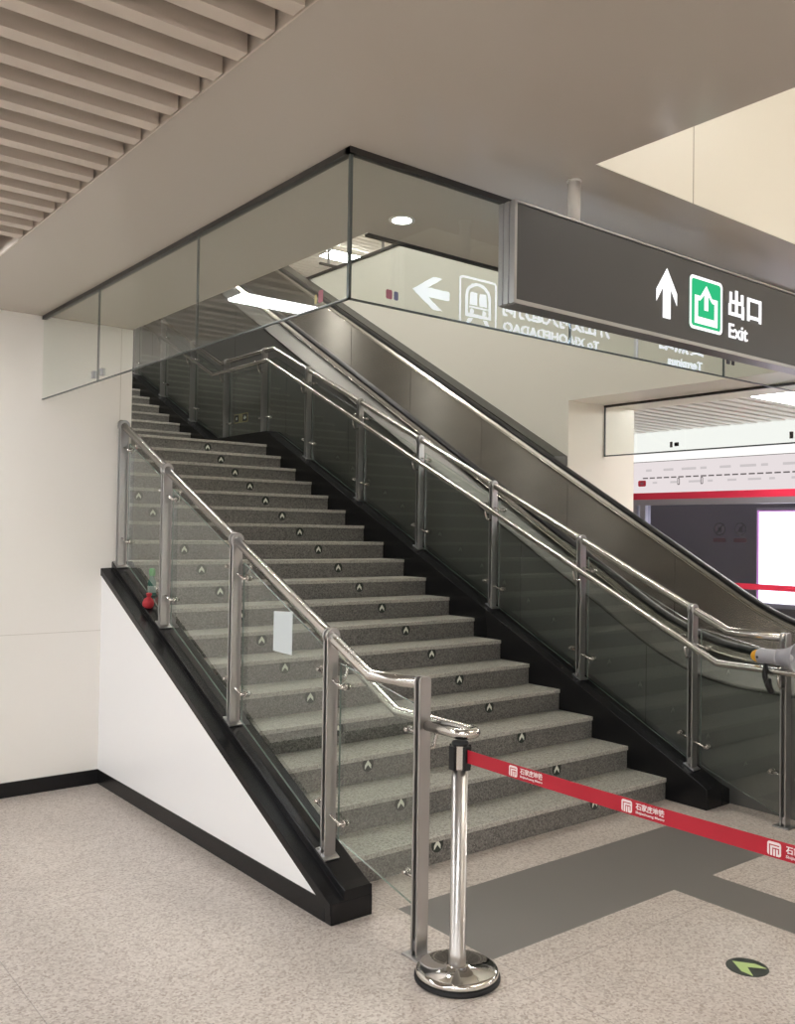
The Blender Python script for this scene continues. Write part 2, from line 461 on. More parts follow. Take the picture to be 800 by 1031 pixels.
# upper hall seen over the right wall
struct('floor_upper', MB().box(8.05,20,3.3,26,5.05,5.25), M['plate'])
m = MB(); m.box(2.23,20,3.21,3.31,ZC+.1,7.9); m.box(20,20.2,3.3,26,5.36,7.9); m.box(2.23,20,26,26.2,5.36,7.9); m.box(2.23,2.43,15.4,26,5.36,7.9)
struct('wall_upper', m, M['wall_r'])
m = MB()
for i in range(130):
    y0 = 4+.17*i; m.box(2.4,20,y0,y0+.13,7.5,7.56)
m.box(2.2,20.2,3.2,26.2,7.8,7.9)
struct('ceiling_upper', m, M['psd_white'])
# platform side
m = MB()
for i in range(90):
    y0 = -5.9+.2*i; m.box(8.06,11.5,y0,y0+.12,3.24,3.30)
m.box(8.05,14,-6,12.2,3.5,3.55)
struct('ceiling_platform', m, M['psd_white'])
struct('wall_platform_end', MB().box(8.05,14,12,12.2,0,3.5), M['psd_white'])
struct('wall_tunnel', MB().box(13.6,13.8,-6,12.2,-1.2,3.5), M['tunnel'])
struct('floor_tunnel', MB().box(11.62,13.8,-6,12.2,-1.3,-1.1), M['tunnel'])

# ------------------------------------------------------------------ lamps
def linear_lamp(x0, x1, y0, y1, z, mat, label, group, h=.05):
    t = thing('linear_lamp', ((x0+x1)/2,(y0+y1)/2,z+h), label, 'ceiling lamp', group)
    build('housing', MB().box(x0-.02,x1+.02,y0-.02,y1+.02,z+.012,z+h+.03), M['white_paint'], t)
    build('diffuser', MB().box(x0,x1,y0,y1,z,z+.012), mat, t)
    return t
for y, w in zip(lamp_rows, ('nearest the cream wall', 'second from the cream wall', 'third from the cream wall', 'farthest from the cream wall')):
    for x0, x1, s in ((-1.9,1.16,'beside the grey panel'), (-5.4,-2.3,'deep in the hall')):
        linear_lamp(x0, x1, y-.09, y+.09, ZC-.016, M['lamp' if x0 > -2 else 'lamp_deep'], 'linear lamp between ceiling slats %s, %s' % (s, w), 'slatted ceiling lamps')
for y, w in ((5.23,'above the platform by the smoke glass'), (1.6,'farther along the platform ceiling'), (-2.2,'at the far end of the platform ceiling')):
    linear_lamp(9.2, 11.3, y-.20, y+.20, 3.222, M['lamp_platform'], 'bright white lamp panel %s' % w, 'platform lamps')
for y, xe, w in ((-.1,6.6,'nearer the exit sign'), (-2.5,4.6,'away from the exit sign')):
    linear_lamp(3.0, xe, y-.12, y+.12, 4.84, M['lamp_recess'], 'warm linear lamp in the raised ceiling bay %s' % w, 'ceiling bay lamps')
for i, (x, y, w) in enumerate(((10.95,15.75,'over the far landing'), (14.5,12.0,'over the upper floor'), (9.5,10.0,'close above the cream wall'))):
    hw = .45 if i == 0 else 1.6
    linear_lamp(x-hw, x+hw, y-.25, y+.25, 7.44, M['lamp_upper'], 'bright lamp on the upper hall ceiling %s' % w, 'upper hall lamps')
for y, w in ((6.3,'over the lower flight'), (7.75,'over the upper end of the flight'), (9.95,'over the landing'), (12.6,'over the second flight')):
    linear_lamp(3.88, 4.12, y-.12, y+.12, 7.44, M['lamp_well_added'], 'added unseen square lamp high above the stairwell %s' % w, 'added stairwell lamps')  # unseen lamps added to brighten the cream wall and streak the brushed steel
t = thing('downlight', (2.44,3.08,ZC), 'round white recessed downlight in the grey ceiling behind the glass barrier', 'ceiling lamp')
build('trim_ring', MB().lathe([(.042,-.002),(.056,-.004),(.058,0),(.058,.002)], (2.44,3.08,ZC)), M['white_paint'], t)
build('lens', MB().lathe([(0,-.0065),(.03,-.006),(.041,-.003),(.041,0)], (2.44,3.08,ZC)), M['lamp_down'], t)
for (x, y, w) in ((10.444,15.58,'beside the bright lamp'), (10.9,14.35,'nearer the opening edge')):
    t = thing('pendant_speaker', (x,y,7.5), 'small dark fixture hanging from the bright upper ceiling %s' % w, 'fixture', 'upper hall hanging fixtures')
    build('hanger', MB().cyl((x,y,7.5),(x,y,7.16),.03), M['signframe'], t)
    build('crossbar', MB().box(x-.22,x+.22,y-.03,y+.03,7.13,7.17), M['seam'], t)
    build('canopy', MB().cyl((x,y,7.5),(x,y,7.46),.09), M['signframe'], t)

# ------------------------------------------------------------------ staircase
SX0, SX1 = 2.46, 5.03
TR, RI = .3002, .1456
def step_y(k): return 3.549+TR*(k-1)
def step_z(k): return .139+RI*(k-1)
def diag(y): return .109+.4855*(y-3.3)
stair = thing('staircase', (3.74,3.4,0), 'grey granite staircase with black stone stringers rising to a landing', 'staircase')
def step_mesh(y, z0, z1, d):
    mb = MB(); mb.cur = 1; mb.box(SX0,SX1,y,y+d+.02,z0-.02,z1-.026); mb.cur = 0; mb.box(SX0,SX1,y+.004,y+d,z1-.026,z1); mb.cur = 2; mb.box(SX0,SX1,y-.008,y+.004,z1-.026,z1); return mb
def chevron(cx, cy, r):
    return [(cx+r*u, cy+r*w) for u, w in ((0,.80),(.66,-.12),(.66,-.78),(0,-.06),(-.66,-.78),(-.66,-.12))]
stick_src = None
for k in range(1, 19):
    y, z1 = step_y(k), step_z(k); z0 = z1-RI if k > 1 else 0.02
    d = TR if k < 18 else 1.55
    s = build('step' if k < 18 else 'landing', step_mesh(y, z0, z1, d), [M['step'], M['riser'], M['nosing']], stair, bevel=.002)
    zb = (step_z(k-1) if k > 1 else 0)+.096-.0016*(k-1)
    for cx in (3.102, 4.335):
        fr = ((cx,y,zb), (1,0,0), (0,0,1), (0,-1,0))
        if stick_src is None:
            mb = MB(); flat(mb, fr, circ(0,0,.040), 0, .001); e1 = build('arrow_sticker', mb, M['sticker_dark'], s, origin=(cx,y,zb))
            mb.__init__(); mb.cur = 0
            flat(mb, fr, circ(0,0,.040), 0, .001); mb.cur = 1; flat(mb, fr, chevron(0,0,.033), .001, .0006)
            me = bpy.data.meshes.new('arrow_sticker'); me.from_pydata([tuple(Vector(p)-Vector((cx,y,zb))) for p in mb.v], [], mb.f)
            me.materials.append(M['sticker_dark']); me.materials.append(M['sticker_pale']); me.polygons.foreach_set('material_index', mb.m); me.update()
            e1.data = me; stick_src = e1
        else:
            share('arrow_sticker', stick_src, s, (cx,y,zb))
for j in range(13):
    y, z1 = 10.19+.32*j, 2.7345+.1455*j
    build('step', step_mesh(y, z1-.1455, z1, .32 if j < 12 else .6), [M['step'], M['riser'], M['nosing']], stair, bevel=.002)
# left: white side panel, black skirting, stringer
build('side_panel', MB().prism([(WY,.093),(3.30,.093),(3.30,.097),(WY,diag(WY)-.012)], 'x', 2.2505, 2.30), M['panel'], stair)
build('baseboard', MB().box(2.246,2.30,3.30,WY,0,.093), M['black'], stair, bevel=.002)
m = MB(); sp = [(3.252, diag(3.252)+.004), (3.30, diag(3.30)), (WY, diag(WY))]
m.sweep([(2.244,-.045),(2.456,-.06),(2.462,-.055),(2.462,.040),(2.458,.044),(2.322,.044),(2.318,.040),(2.318,.004),(2.244,.0)], sp)
m.prism([(3.299,.002),(3.299,.06),(WY,diag(WY)-.05),(WY,0)], 'x', 2.302, 2.458)
build('stringer', m, M['black'], stair, bevel=.002)
build('end_block', MB().box(2.2455,2.464,3.247,3.299,0,.090), M['black'], stair, bevel=.004)
# right stringer
def rz(y):
    if y < 8.66: return diag(y)
    if y < 10.05: return 2.715
    return 2.715+.455*(y-10.05)
P = [(3.251,0),(3.251,.128),(3.30,.158)]+[(y,rz(y)+.05) for y in (8.66,10.05,14.4)]+[(14.4,0)]
m = MB(); m.prism(P, 'x', 5.03, 5.20)
P2 = [(3.251,0),(3.251,.098),(3.30,.112)]+[(y,rz(y)+.004) for y in (8.66,10.05,14.4)]+[(14.4,0)]
m.prism(P2, 'x', 5.20, 5.285)
build('stringer', m, M['black'], stair, bevel=.004)

# ------------------------------------------------------------------ railings
ring_pts = 18
def plate_poly(xc, z0, zc, hw=.029, hr=.037, end=False):
    if end:
        return [(xc-hw, z0), (xc+hw, z0)]+[(xc+hw-.016+.016*math.cos(R_(a)), zc+.012+.016*math.sin(R_(a))) for a in (0,30,60,90)]+[(xc-hw+.016+.016*math.cos(R_(a)), zc+.012+.016*math.sin(R_(a))) for a in (90,120,150,180)]
    P = [(xc-hw, z0), (xc+hw, z0)]
    for i in range(ring_pts+1):
        g = R_(-38)+(PI+2*R_(38))*i/ring_pts
        P.append((xc+hr*math.cos(g), zc+hr*math.sin(g)))
    return P
SLOPE_N = Vector((0, -.4855, 1)).normalized(); SLOPE_T = Vector((0, 1, .4855)).normalized()
def post(root, xc, y, z0, zc, sloped, inner_x, inner_z, hi, lo, sides=(-1, 1)):
    mb = MB()
    for s in (-1, 1): mb.prism(plate_poly(xc, z0, zc, end=not sloped and len(sides) == 1), 'y', y+s*.0145-.005, y+s*.0145+.005)
    mb.box(xc-.02, xc+.02, y-.0095, y+.0095, z0+.02, z0+.06)
    p = build('post', mb, M['steel_post'], root, bevel=.0015)
    mb = MB()
    if sloped: mb.obox((xc,y,z0+.004), (1,0,0), SLOPE_T, SLOPE_N, .080, .085, .008)
    else: mb.box(xc-.05,xc+.05,y-.05,y+.05,z0,z0+.008)
    build('base_plate', mb, M['steel_post'], p, bevel=.002)
    gx = xc-.002
    for z in (hi, lo):
        mb = MB(); sl = .30 if sloped else 0.0
        ends = [s for s in sides]
        a = (gx-.0, y+ends[0]*.095, z+ends[0]*.095*sl) if len(ends) > 1 else (gx, y, z)
        b = (gx, y+ends[-1]*.095, z+ends[-1]*.095*sl)
        mb.tube([a, b], .0065, 10)
        for s in ends:
            c = (gx, y+s*.095, z+s*.095*sl)
            mb.cyl((gx-.009,c[1],c[2]), (gx+.046,c[1],c[2]), .0085, 14)
            mb.cyl((gx+.014,c[1],c[2]), (gx+.022,c[1],c[2]), .016, 16); mb.cyl((gx+.034,c[1],c[2]), (gx+.042,c[1],c[2]), .016, 16)
        build('glass_clamp', mb, M['steel'], p)
    if inner_x is not None:
        mb = MB(); zi = inner_z
        s = 1 if inner_x > xc else -1
        mb.tube([(xc+s*.02,y,zi-.10),(xc+s*.06,y,zi-.10),(inner_x-s*.012,y,zi-.085),(inner_x,y,zi-.055),(inner_x,y,zi-.015)], .008, 10)
        build('bracket', mb, M['steel'], p)
    return p
def sheet(mb, ax):
    """big faces are glass (slot 0), the narrow sides the ground edge (slot 1)"""
    for i, f in enumerate(mb.f):
        c = [mb.v[j][ax] for j in f]
        mb.m[i] = 0 if max(c)-min(c) < 1e-5 else 1
    return mb
def glass_panel(root, x, y0, y1, b0, b1, t0, t1):
    return build('glass_panel', sheet(MB().prism([(y0,b0),(y1,b1),(y1,t1),(y0,t0)], 'x', x-.005, x+.005), 0), [M['glass'], M['rim']], root)

# --- railing on the white-sided stringer
XL, XI = 2.36, 2.452
XE = 2.376
rail_l = thing('stair_railing', (XL,4.4,0), 'steel and glass stair railing above the white triangular side panel', 'railing')
def up_l(y): return 1.068 if y < 3.147 else 1.068+.4655*(y-3.147)
def in_l(y): return .916 if y < 3.075 else .916+.481*(y-3.075)
build('top_rail', MB().tube([(XE,2.842,1.076),(XL,3.147,1.068),(XL,5.985,up_l(5.985))], .025, 20), M['steel'], rail_l)
loop = [(XE,2.79,.916),(XE,2.64,.916)]
for i in range(0, 9):
    g = PI*i/8; loop.append((XE+(XI+.01-XE)/2-(XI+.01-XE)/2*math.cos(g), 2.62-.042*math.sin(g), .916))
loop += [(XI+.01,2.66,.916),(XI,3.075,.916),(XI,5.975,in_l(5.975))]
build('handrail', MB().tube(loop, .0205, 18), M['steel'], rail_l)
for y in (3.45, 4.356, 5.246, 5.94):
    z0 = diag(y)+.046
    post(rail_l, XL, y, z0, up_l(y), True, XI, in_l(y), z0+.79, z0+.185, (-1, 1) if y < 5.9 else (-1,))
post(rail_l, XE, 2.82, 0.0, 1.080, False, XI, .916, .88, .30, (1,))
GX = 2.386
ps = [2.82, 3.45, 4.356, 5.246, 5.94]
glass_panel(rail_l, GX, 2.865, 3.405, .18, .30, .985, up_l(3.405)-.10)
for a, b in zip(ps[1:], ps[2:]):
    y0, y1 = a+.045, b-.045
    glass_panel(rail_l, GX, y0, y1, diag(y0)+.075, diag(y1)+.075, up_l(y0)-.10, up_l(y1)-.10)

# --- railing on the escalator side
XR, XJ = 5.13, 5.045
rail_r = thing('stair_railing', (XR,6.0,0), 'steel and glass stair railing between the steps and the escalator', 'railing')
def up_r(y):
    if y < 3.172: return 1.103
    if y < 8.69: return 1.103+.4665*(y-3.172)
    if y < 9.92: return 3.678
    return 3.678+.472*(y-9.92)
def in_r(y):
    if y < 3.195: return .91
    if y < 8.68: return .91+.479*(y-3.195)
    if y < 9.96: return 3.538
    return 3.538+.455*(y-9.96)
build('top_rail', MB().tube([(XR,2.80,1.10),(XR,3.172,1.103),(XR,8.69,3.678),(XR,9.92,3.678),(XR,13.4,up_r(13.4))], .025, 18), M['steel'], rail_r)
loop = [(XR,2.76,.91),(XR,2.64,.91)]
for i in range(0, 9):
    g = PI*i/8; loop.append((XR+(XJ-XR)/2-(XJ-XR)/2*math.cos(g), 2.62-.042*math.sin(g), .91))
loop += [(XJ,2.66,.91),(XJ,3.195,.91),(XJ,8.68,3.538),(XJ,9.96,3.538),(XJ,13.4,in_r(13.4))]
build('handrail', MB().tube(loop, .0205, 18), M['steel'], rail_r)
pr = [3.423, 4.343, 5.25, 6.168, 7.07, 7.99, 8.89, 9.78, 10.69, 11.6, 12.5]
post(rail_r, XR, 2.80, 0.0, 1.100, False, XJ, .91, .88, .30, (1,))
for y in pr:
    z0 = rz(y)+.052
    post(rail_r, XR, y, z0, up_r(y), not (8.66 < y < 10.05), XJ, in_r(y), z0+.79, z0+.17)
GR = 5.156
glass_panel(rail_r, GR, 2.845, 3.378, .05, .24, 1.0, up_r(3.378)-.10)
for a, b in zip(pr, pr[1:]):
    y0, y1 = a+.045, b-.045
    brk = [y for y in (8.69, 9.92) if y0 < y < y1]
    ys = [y0]+brk+[y1]
    P = [(y, rz(y)+.07) for y in ys]+[(y, up_r(y)-.10) for y in ys[::-1]]
    build('glass_panel', sheet(MB().prism(P, 'x', GR-.005, GR+.005), 0), [M['glass'], M['rim']], rail_r)

# ------------------------------------------------------------------ escalator
def esc(y):
    if y < 3.1: return .98
    if y < 4.0: return .98+.577/1.8*(y-3.1)**2
    return 1.24+.577*(y-4.0)
path = [(2.1,esc(2.1)),(2.6,esc(2.6))]+[(3.1+.1*i, esc(3.1+.1*i)) for i in range(0,10)]+[(y,esc(y)) for y in (5,7,9,11,13)]
escal = thing('escalator', (6.1,2.1,0), 'escalator with brushed steel balustrades and black handrails beside the staircase', 'escalator')
def oval(cx, dz, w, h, n=14): return [(cx+w/2*math.cos(2*PI*i/n), dz+h/2*math.sin(2*PI*i/n)) for i in range(n)]
NX, FX = 5.45, 6.75
for X, inn in ((NX, 1), (FX, -1)):
    mb = MB(); mb.sweep(oval(X,-.022,.085,.044), path, True, True)
    # handrail turns down round the newel
    pts = [(X, 2.1, .958)]
    for i in range(1, 9):
        g = PI*i/8; pts.append((X, 2.1-.27*math.sin(g), .958-.27+.27*math.cos(g)))
    mb.tube(pts, .022, 12, True, .042)
    build('handrail', mb, M['rubber'], escal)
    mb = MB()
    mb.sweep([(X-.045,-.075),(X+.045,-.075),(X+.03,-.045),(X-.03,-.045)], path)
    mb.sweep(oval(X+inn*.058,-.082,.018,.018,8), path, True, True)
    mb.sweep(oval(X-inn*.058,-.082,.018,.018,8), path, True, True)
    build('handrail_guide', mb, M['guide'], escal)
    mb = MB(); a, b = (X+inn*.03, X+inn*.05)
    mb.sweep([(min(a,b),-.93),(max(a,b),-.93),(max(a,b),-.07),(min(a,b),-.07)], path)
    build('balustrade', mb, M['brushed'], escal)
    # panel joints
    mb = MB(); xx = X+inn*.0505
    for yj in (3.45, 4.65, 5.85, 7.05, 8.25, 9.45):
        mb.obox((xx,yj,esc(yj)-.5), (1,0,0), (0,1,0), (0,0,1), .001, .004, .83)
    build('joint', mb, M['seam'], escal)
# newel ends
for X in (NX, FX):
    mb = MB(); P = [(2.1,.93),(2.1,.40)]
    arc = [(2.1-.24*math.sin(PI*i/10), .675+.24*math.cos(PI*i/10)) for i in range(11)]
    mb.prism(arc, 'x', X-.03, X+.03); build('newel', mb, M['brushed'], escal)
# outer deck, lip and cladding on the stair side
mb = MB(); mb.sweep([(5.30,-.235),(5.405,-.115),(5.405,-.13),(5.31,-.245)], path)
mb.sweep(oval(5.303,-.243,.026,.026,10), path, True, True)
mb.sweep([(5.39,-.12),(5.42,-.075),(5.425,-.09),(5.40,-.13)], path)
build('outer_deck', mb, M['deck'], escal)
CP = [(2.1,0)]+[(y,z-.245) for y, z in path]+[(13,0)]
build('cladding', MB().prism(CP[::-1], 'x', 5.30, 5.34), M['clad'], escal)
mb = MB()
for yj in (3.9, 5.1, 6.3, 7.5, 8.7, 9.9): mb.box(5.299,5.3005,yj,yj+.004,.02,esc(yj)-.26)
build('cladding_joint', mb, M['seam'], escal)
# steps between the balustrades
mb = MB(); mb.box(5.55,6.65,1.6,3.3,.0,.03)
for i in range(22):
    y0 = 3.3+.4*i; z1 = .03+max(0, esc(y0+.4)-.98); mb.box(5.55,6.65,y0,y0+.42,max(0,z1-.34),z1)
build('step_band', mb, M['grooved'], escal)
mb = MB()
for a, b in ((5.50,5.55),(6.65,6.70)):
    mb.sweep([(a,-1.02),(b,-1.02),(b,-.80),(a,-.78)], path)
build('skirt', mb, M['deck'], escal)
# cover strip against the cream wall
p2 = [(6.115,2.47),(12.5,2.47+.577*6.385)]
build('cover_strip', MB().sweep([(6.80,-.10),(6.995,-.10),(6.995,0),(6.80,-.01)], p2), M['deck'], escal)

# ------------------------------------------------------------------ smoke barrier glass round the stair opening
bar = thing('smoke_barrier', (1.84,2.616,ZC), 'clear glass smoke barrier hanging from the ceiling around the stair opening', 'glass barrier')
ys = [2.616, 3.80, 5.02, 5.985]
for a, b in zip(ys, ys[1:]):
    build('glass_panel', MB().box(1.835,1.845,a+.003,b-.003,2.50,ZC-.002), M['glass2'], bar)
xs = [1.84, 3.0, 4.17, 5.34, 6.51, 6.99]
for a, b in zip(xs, xs[1:]):
    build('glass_panel', MB().box(a+.003,b-.003,2.611,2.621,2.50,ZC-.002), M['glass2'], bar)
m = MB(); m.box(1.825,1.855,2.60,5.985,ZC-.022,ZC); m.box(1.825,6.99,2.601,2.631,ZC-.022,ZC)
build('top_channel', m, M['channel'], bar)
m = MB(); m.box(1.833,1.847,2.609,5.985,2.495,2.4995); m.box(1.833,6.99,2.609,2.623,2.495,2.4995)
build('edge_profile', m, M['edge'], bar)
m = MB(); m.box(1.834,1.846,2.610,2.622,2.50,ZC-.02)
for y in ys[1:-1]: m.box(1.8345,1.8455,y-.002,y+.002,2.50,ZC-.02)
for x in xs[1:-1]: m.box(x-.002,x+.002,2.6105,2.6215,2.50,ZC-.02)
build('joint', m, M['edge'], bar)
build('joint', MB().box(3.451,3.461,2.609,2.623,2.50,ZC-.02), M['white_paint'], bar)
for (p, q) in ((5.08,.03),(4.955,.03)):
    build('clip', MB().box(1.828,1.852,p-.018,p+.018,2.52,2.56), M['signframe'], bar, bevel=.003)
# small printed labels on the glass
def glass_label(root, frame, w, h, parts):
    mb = MB(); o = frame
    for mat, polys in parts:
        mb = MB()
        for poly in polys: flat(mb, frame, poly, .0005, .0006)
        build('label_print', mb, mat, root)
fr = ((1.835,2.80,2.515), (0,-1,0), (0,0,1), (-1,0,0))
glass_label(bar, fr, .08, .05, [(M['plaque'], [rrect(-.025,-.01,.0,.035,.005)]), (M['label_pink'], [rrect(.0,.03,.0,.045,.006)])])
fr = ((2.0,2.611,2.525), (1,0,0), (0,0,1), (0,-1,0))
glass_label(bar, fr, .08, .05, [(M['label_pink'], [rrect(.0,.028,.0,.034,.006)]), (M['label_blue'], [rrect(.036,.056,.0,.032,.006)])])
fr = ((4.185,2.611,2.565), (1,0,0), (0,0,1), (0,-1,0))
glass_label(bar, fr, .08, .05, [(M['ink'], [rrect(.0,.035,.0,.05,.002), rrect(.045,.075,.0,.03,.002)])])

# second smoke barrier, over the platform passage
b2 = thing('smoke_barrier', (7.56,4.0,ZC), 'clear glass smoke barrier over the passage to the platform', 'glass barrier')
ys = [-1.0, .95, 3.05, 5.14, 6.108]
for a, b in zip(ys, ys[1:]): build('glass_panel', MB().box(7.555,7.565,a+.003,b-.003,2.51,ZC-.002), M['glass2'], b2)
build('top_channel', MB().box(7.545,7.575,-1,6.108,ZC-.022,ZC), M['channel'], b2)
build('edge_profile', MB().box(7.552,7.568,-1,6.108,2.50,2.512), M['edge'], b2)
build('joint', MB().box(7.552,7.568,6.098,6.108,2.51,ZC-.02), M['edge'], b2)
for y in (5.31, 4.10):
    fr = ((7.555,y,2.545), (0,-1,0), (0,0,1), (-1,0,0))
    glass_label(b2, fr, .08, .05, [(M['ink'], [rrect(.0,.03,.0,.055,.002), rrect(.05,.10,.008,.045,.002)]), (M['label_pink'], [rrect(.055,.095,.02,.035,.002)])] if y > 5 else
                [(M['ink'], [rrect(.0,.035,.0,.06,.002), rrect(.05,.18,.0,.014,.002)]), (M['label_pink'], [rrect(.055,.18,.022,.055,.002)])])

# ------------------------------------------------------------------ exit sign
SY0, SY1 = 2.26, 2.335
sx0, sx1, sz0, sz1 = 2.305, 5.6, 2.506, 2.853
sign = thing('hanging_sign', (3.9,2.305,sz0), 'long dark illuminated hanging exit sign with white arrow and green pictogram', 'sign')
build('cabinet', MB().box(sx0,sx1,SY0+.002,SY1-.002,sz0+.002,sz1-.002), M['signface'], sign)
m = MB()
m.box(sx0-.012,sx0+.001,SY0-.004,SY0+.020,sz0-.012,sz1+.006); m.box(sx0-.012,sx0+.001,SY0+.026,SY1-.026,sz0-.012,sz1+.006); m.box(sx0-.012,sx0+.001,SY1-.020,SY1+.002,sz0-.012,sz1+.006)
m.box(sx0-.007,sx0+.001,SY0+.015,SY1-.015,sz0-.01,sz1+.004)
m.box(sx0,sx1,SY0-.004,SY1+.004,sz0-.014,sz0+.002); m.box(sx0,sx1,SY0-.004,SY1+.004,sz1-.003,sz1+.006)
build('frame', m, M['signframe'], sign, bevel=.0015)
for x in (2.66, 5.0):
    m = MB(); m.cyl((x,2.305,sz1),(x,2.305,ZC-.004),.024); m.cyl((x,2.305,ZC-.006),(x,2.305,ZC),.028)
    build('hanging_pole', m, M['white_paint'], sign)
FF = ((0,SY0+.002,0), (1,0,0), (0,0,1), (0,-1,0))
m = MB()     # straight-ahead arrow
ax = 3.186; flat(m, FF, [(ax,2.786),(ax+.070,2.690),(ax+.070,2.640),(ax+.026,2.703),(ax+.026,2.578),(ax-.026,2.578),(ax-.026,2.703),(ax-.070,2.640),(ax-.070,2.690)])
build('arrow', m, M['txt'], sign)
bx0, bx1, bz0, bz1 = 3.346, 3.590, 2.566, 2.794
m = MB(); flat(m, FF, rrect(bx0,bx1,bz0,bz1,.022), .0005, .001); pic = build('pictogram', m, M['sign_green'], sign)
m = MB(); ring(m, FF, rrect(bx0,bx1,bz0,bz1,.022), rrect(bx0+.013,bx1-.013,bz0+.013,bz1-.013,.014), .0016, .001)
cxp = (bx0+bx1)/2
flat(m, FF, [(cxp,2.762),(cxp+.042,2.713),(cxp+.042,2.695),(cxp+.014,2.722),(cxp+.014,2.655),(cxp-.014,2.655),(cxp-.014,2.722),(cxp-.042,2.695),(cxp-.042,2.713)], .0016, .001)
for q in ([(cxp-.085,2.712),(cxp-.085,2.592),(cxp-.062,2.592),(cxp-.062,2.712)], [(cxp+.062,2.712),(cxp+.062,2.592),(cxp+.085,2.592),(cxp+.085,2.712)], [(cxp-.062,2.592),(cxp+.062,2.592),(cxp+.062,2.622),(cxp-.062,2.622)],
          [(cxp-.062,2.692),(cxp-.045,2.692),(cxp-.045,2.712),(cxp-.062,2.712)], [(cxp+.045,2.692),(cxp+.062,2.692),(cxp+.062,2.712),(cxp+.045,2.712)]):
    flat(m, FF, q, .0016, .001)
build('pictogram_lines', m, M['txt'], pic)
m = MB(); add_text(m, '出口', FF, 3.640, 3.906, 2.660, 2.782, .022); add_text(m, 'Exit', FF, 3.642, 3.793, 2.566, 2.630, .010)
build('lettering', m, M['txt'], sign)
# reverse face (seen mirrored in the glass barrier)
BF = ((.004,SY1-.002,0), (-1,0,0), (0,0,1), (0,1,0))
m = MB(); cz = 2.678
flat(m, BF, [(-2.345,cz),(-2.455,cz+.068),(-2.505,cz+.068),(-2.425,cz+.019),(-2.545,cz+.019),(-2.545,cz-.019),(-2.425,cz-.019),(-2.505,cz-.068),(-2.455,cz-.068)])
build('arrow', m, M['txt_back'], sign)
m = MB(); tx0, tx1, tz0, tz1 = -2.822, -2.602, 2.575, 2.785
ring(m, BF, rrect(tx0,tx1,tz0,tz1,.02), rrect(tx0+.008,tx1-.008,tz0+.008,tz1-.008,.014))
tc = (tx0+tx1)/2
def trn(w, z0, z1, top): return [(tc-w,z0),(tc+w,z0),(tc+w,z1-top)]+[(tc+w*math.cos(R_(a))*1.0, z1-top+top*math.sin(R_(a))) for a in (20,40,60,80,100,120,140,160)]+[(tc-w,z1-top)]
ring(m, BF, trn(.075,2.615,2.765,.06), trn(.062,2.628,2.753,.05))
for q in ([(tc-.05,2.668),(tc-.008,2.668),(tc-.008,2.722),(tc-.045,2.722)], [(tc+.008,2.668),(tc+.05,2.668),(tc+.045,2.722),(tc+.008,2.722)], [(tc-.055,2.655),(tc+.055,2.655),(tc+.055,2.661),(tc-.055,2.661)],
          [(tc-.07,2.585),(tc-.05,2.585),(tc-.03,2.608),(tc-.055,2.608)], [(tc+.05,2.585),(tc+.07,2.585),(tc+.055,2.608),(tc+.03,2.608)], circ(tc-.036,2.640,.011,12), circ(tc+.036,2.640,.011,12)):
    flat(m, BF, q)
build('pictogram', m, M['txt_back'], sign)
m = MB(); add_text(m, '开往洨河大道方向', BF, -3.60, -2.86, 2.650, 2.745, .012); add_text(m, 'To XIAOHEDADAO', BF, -3.52, -2.865, 2.582, 2.625, .012)
add_text(m, '终点站', BF, -4.40, -4.00, 2.660, 2.755, .012); add_text(m, 'Terminus', BF, -4.39, -4.08, 2.588, 2.632, .012)
build('lettering', m, M['txt_back'], sign)

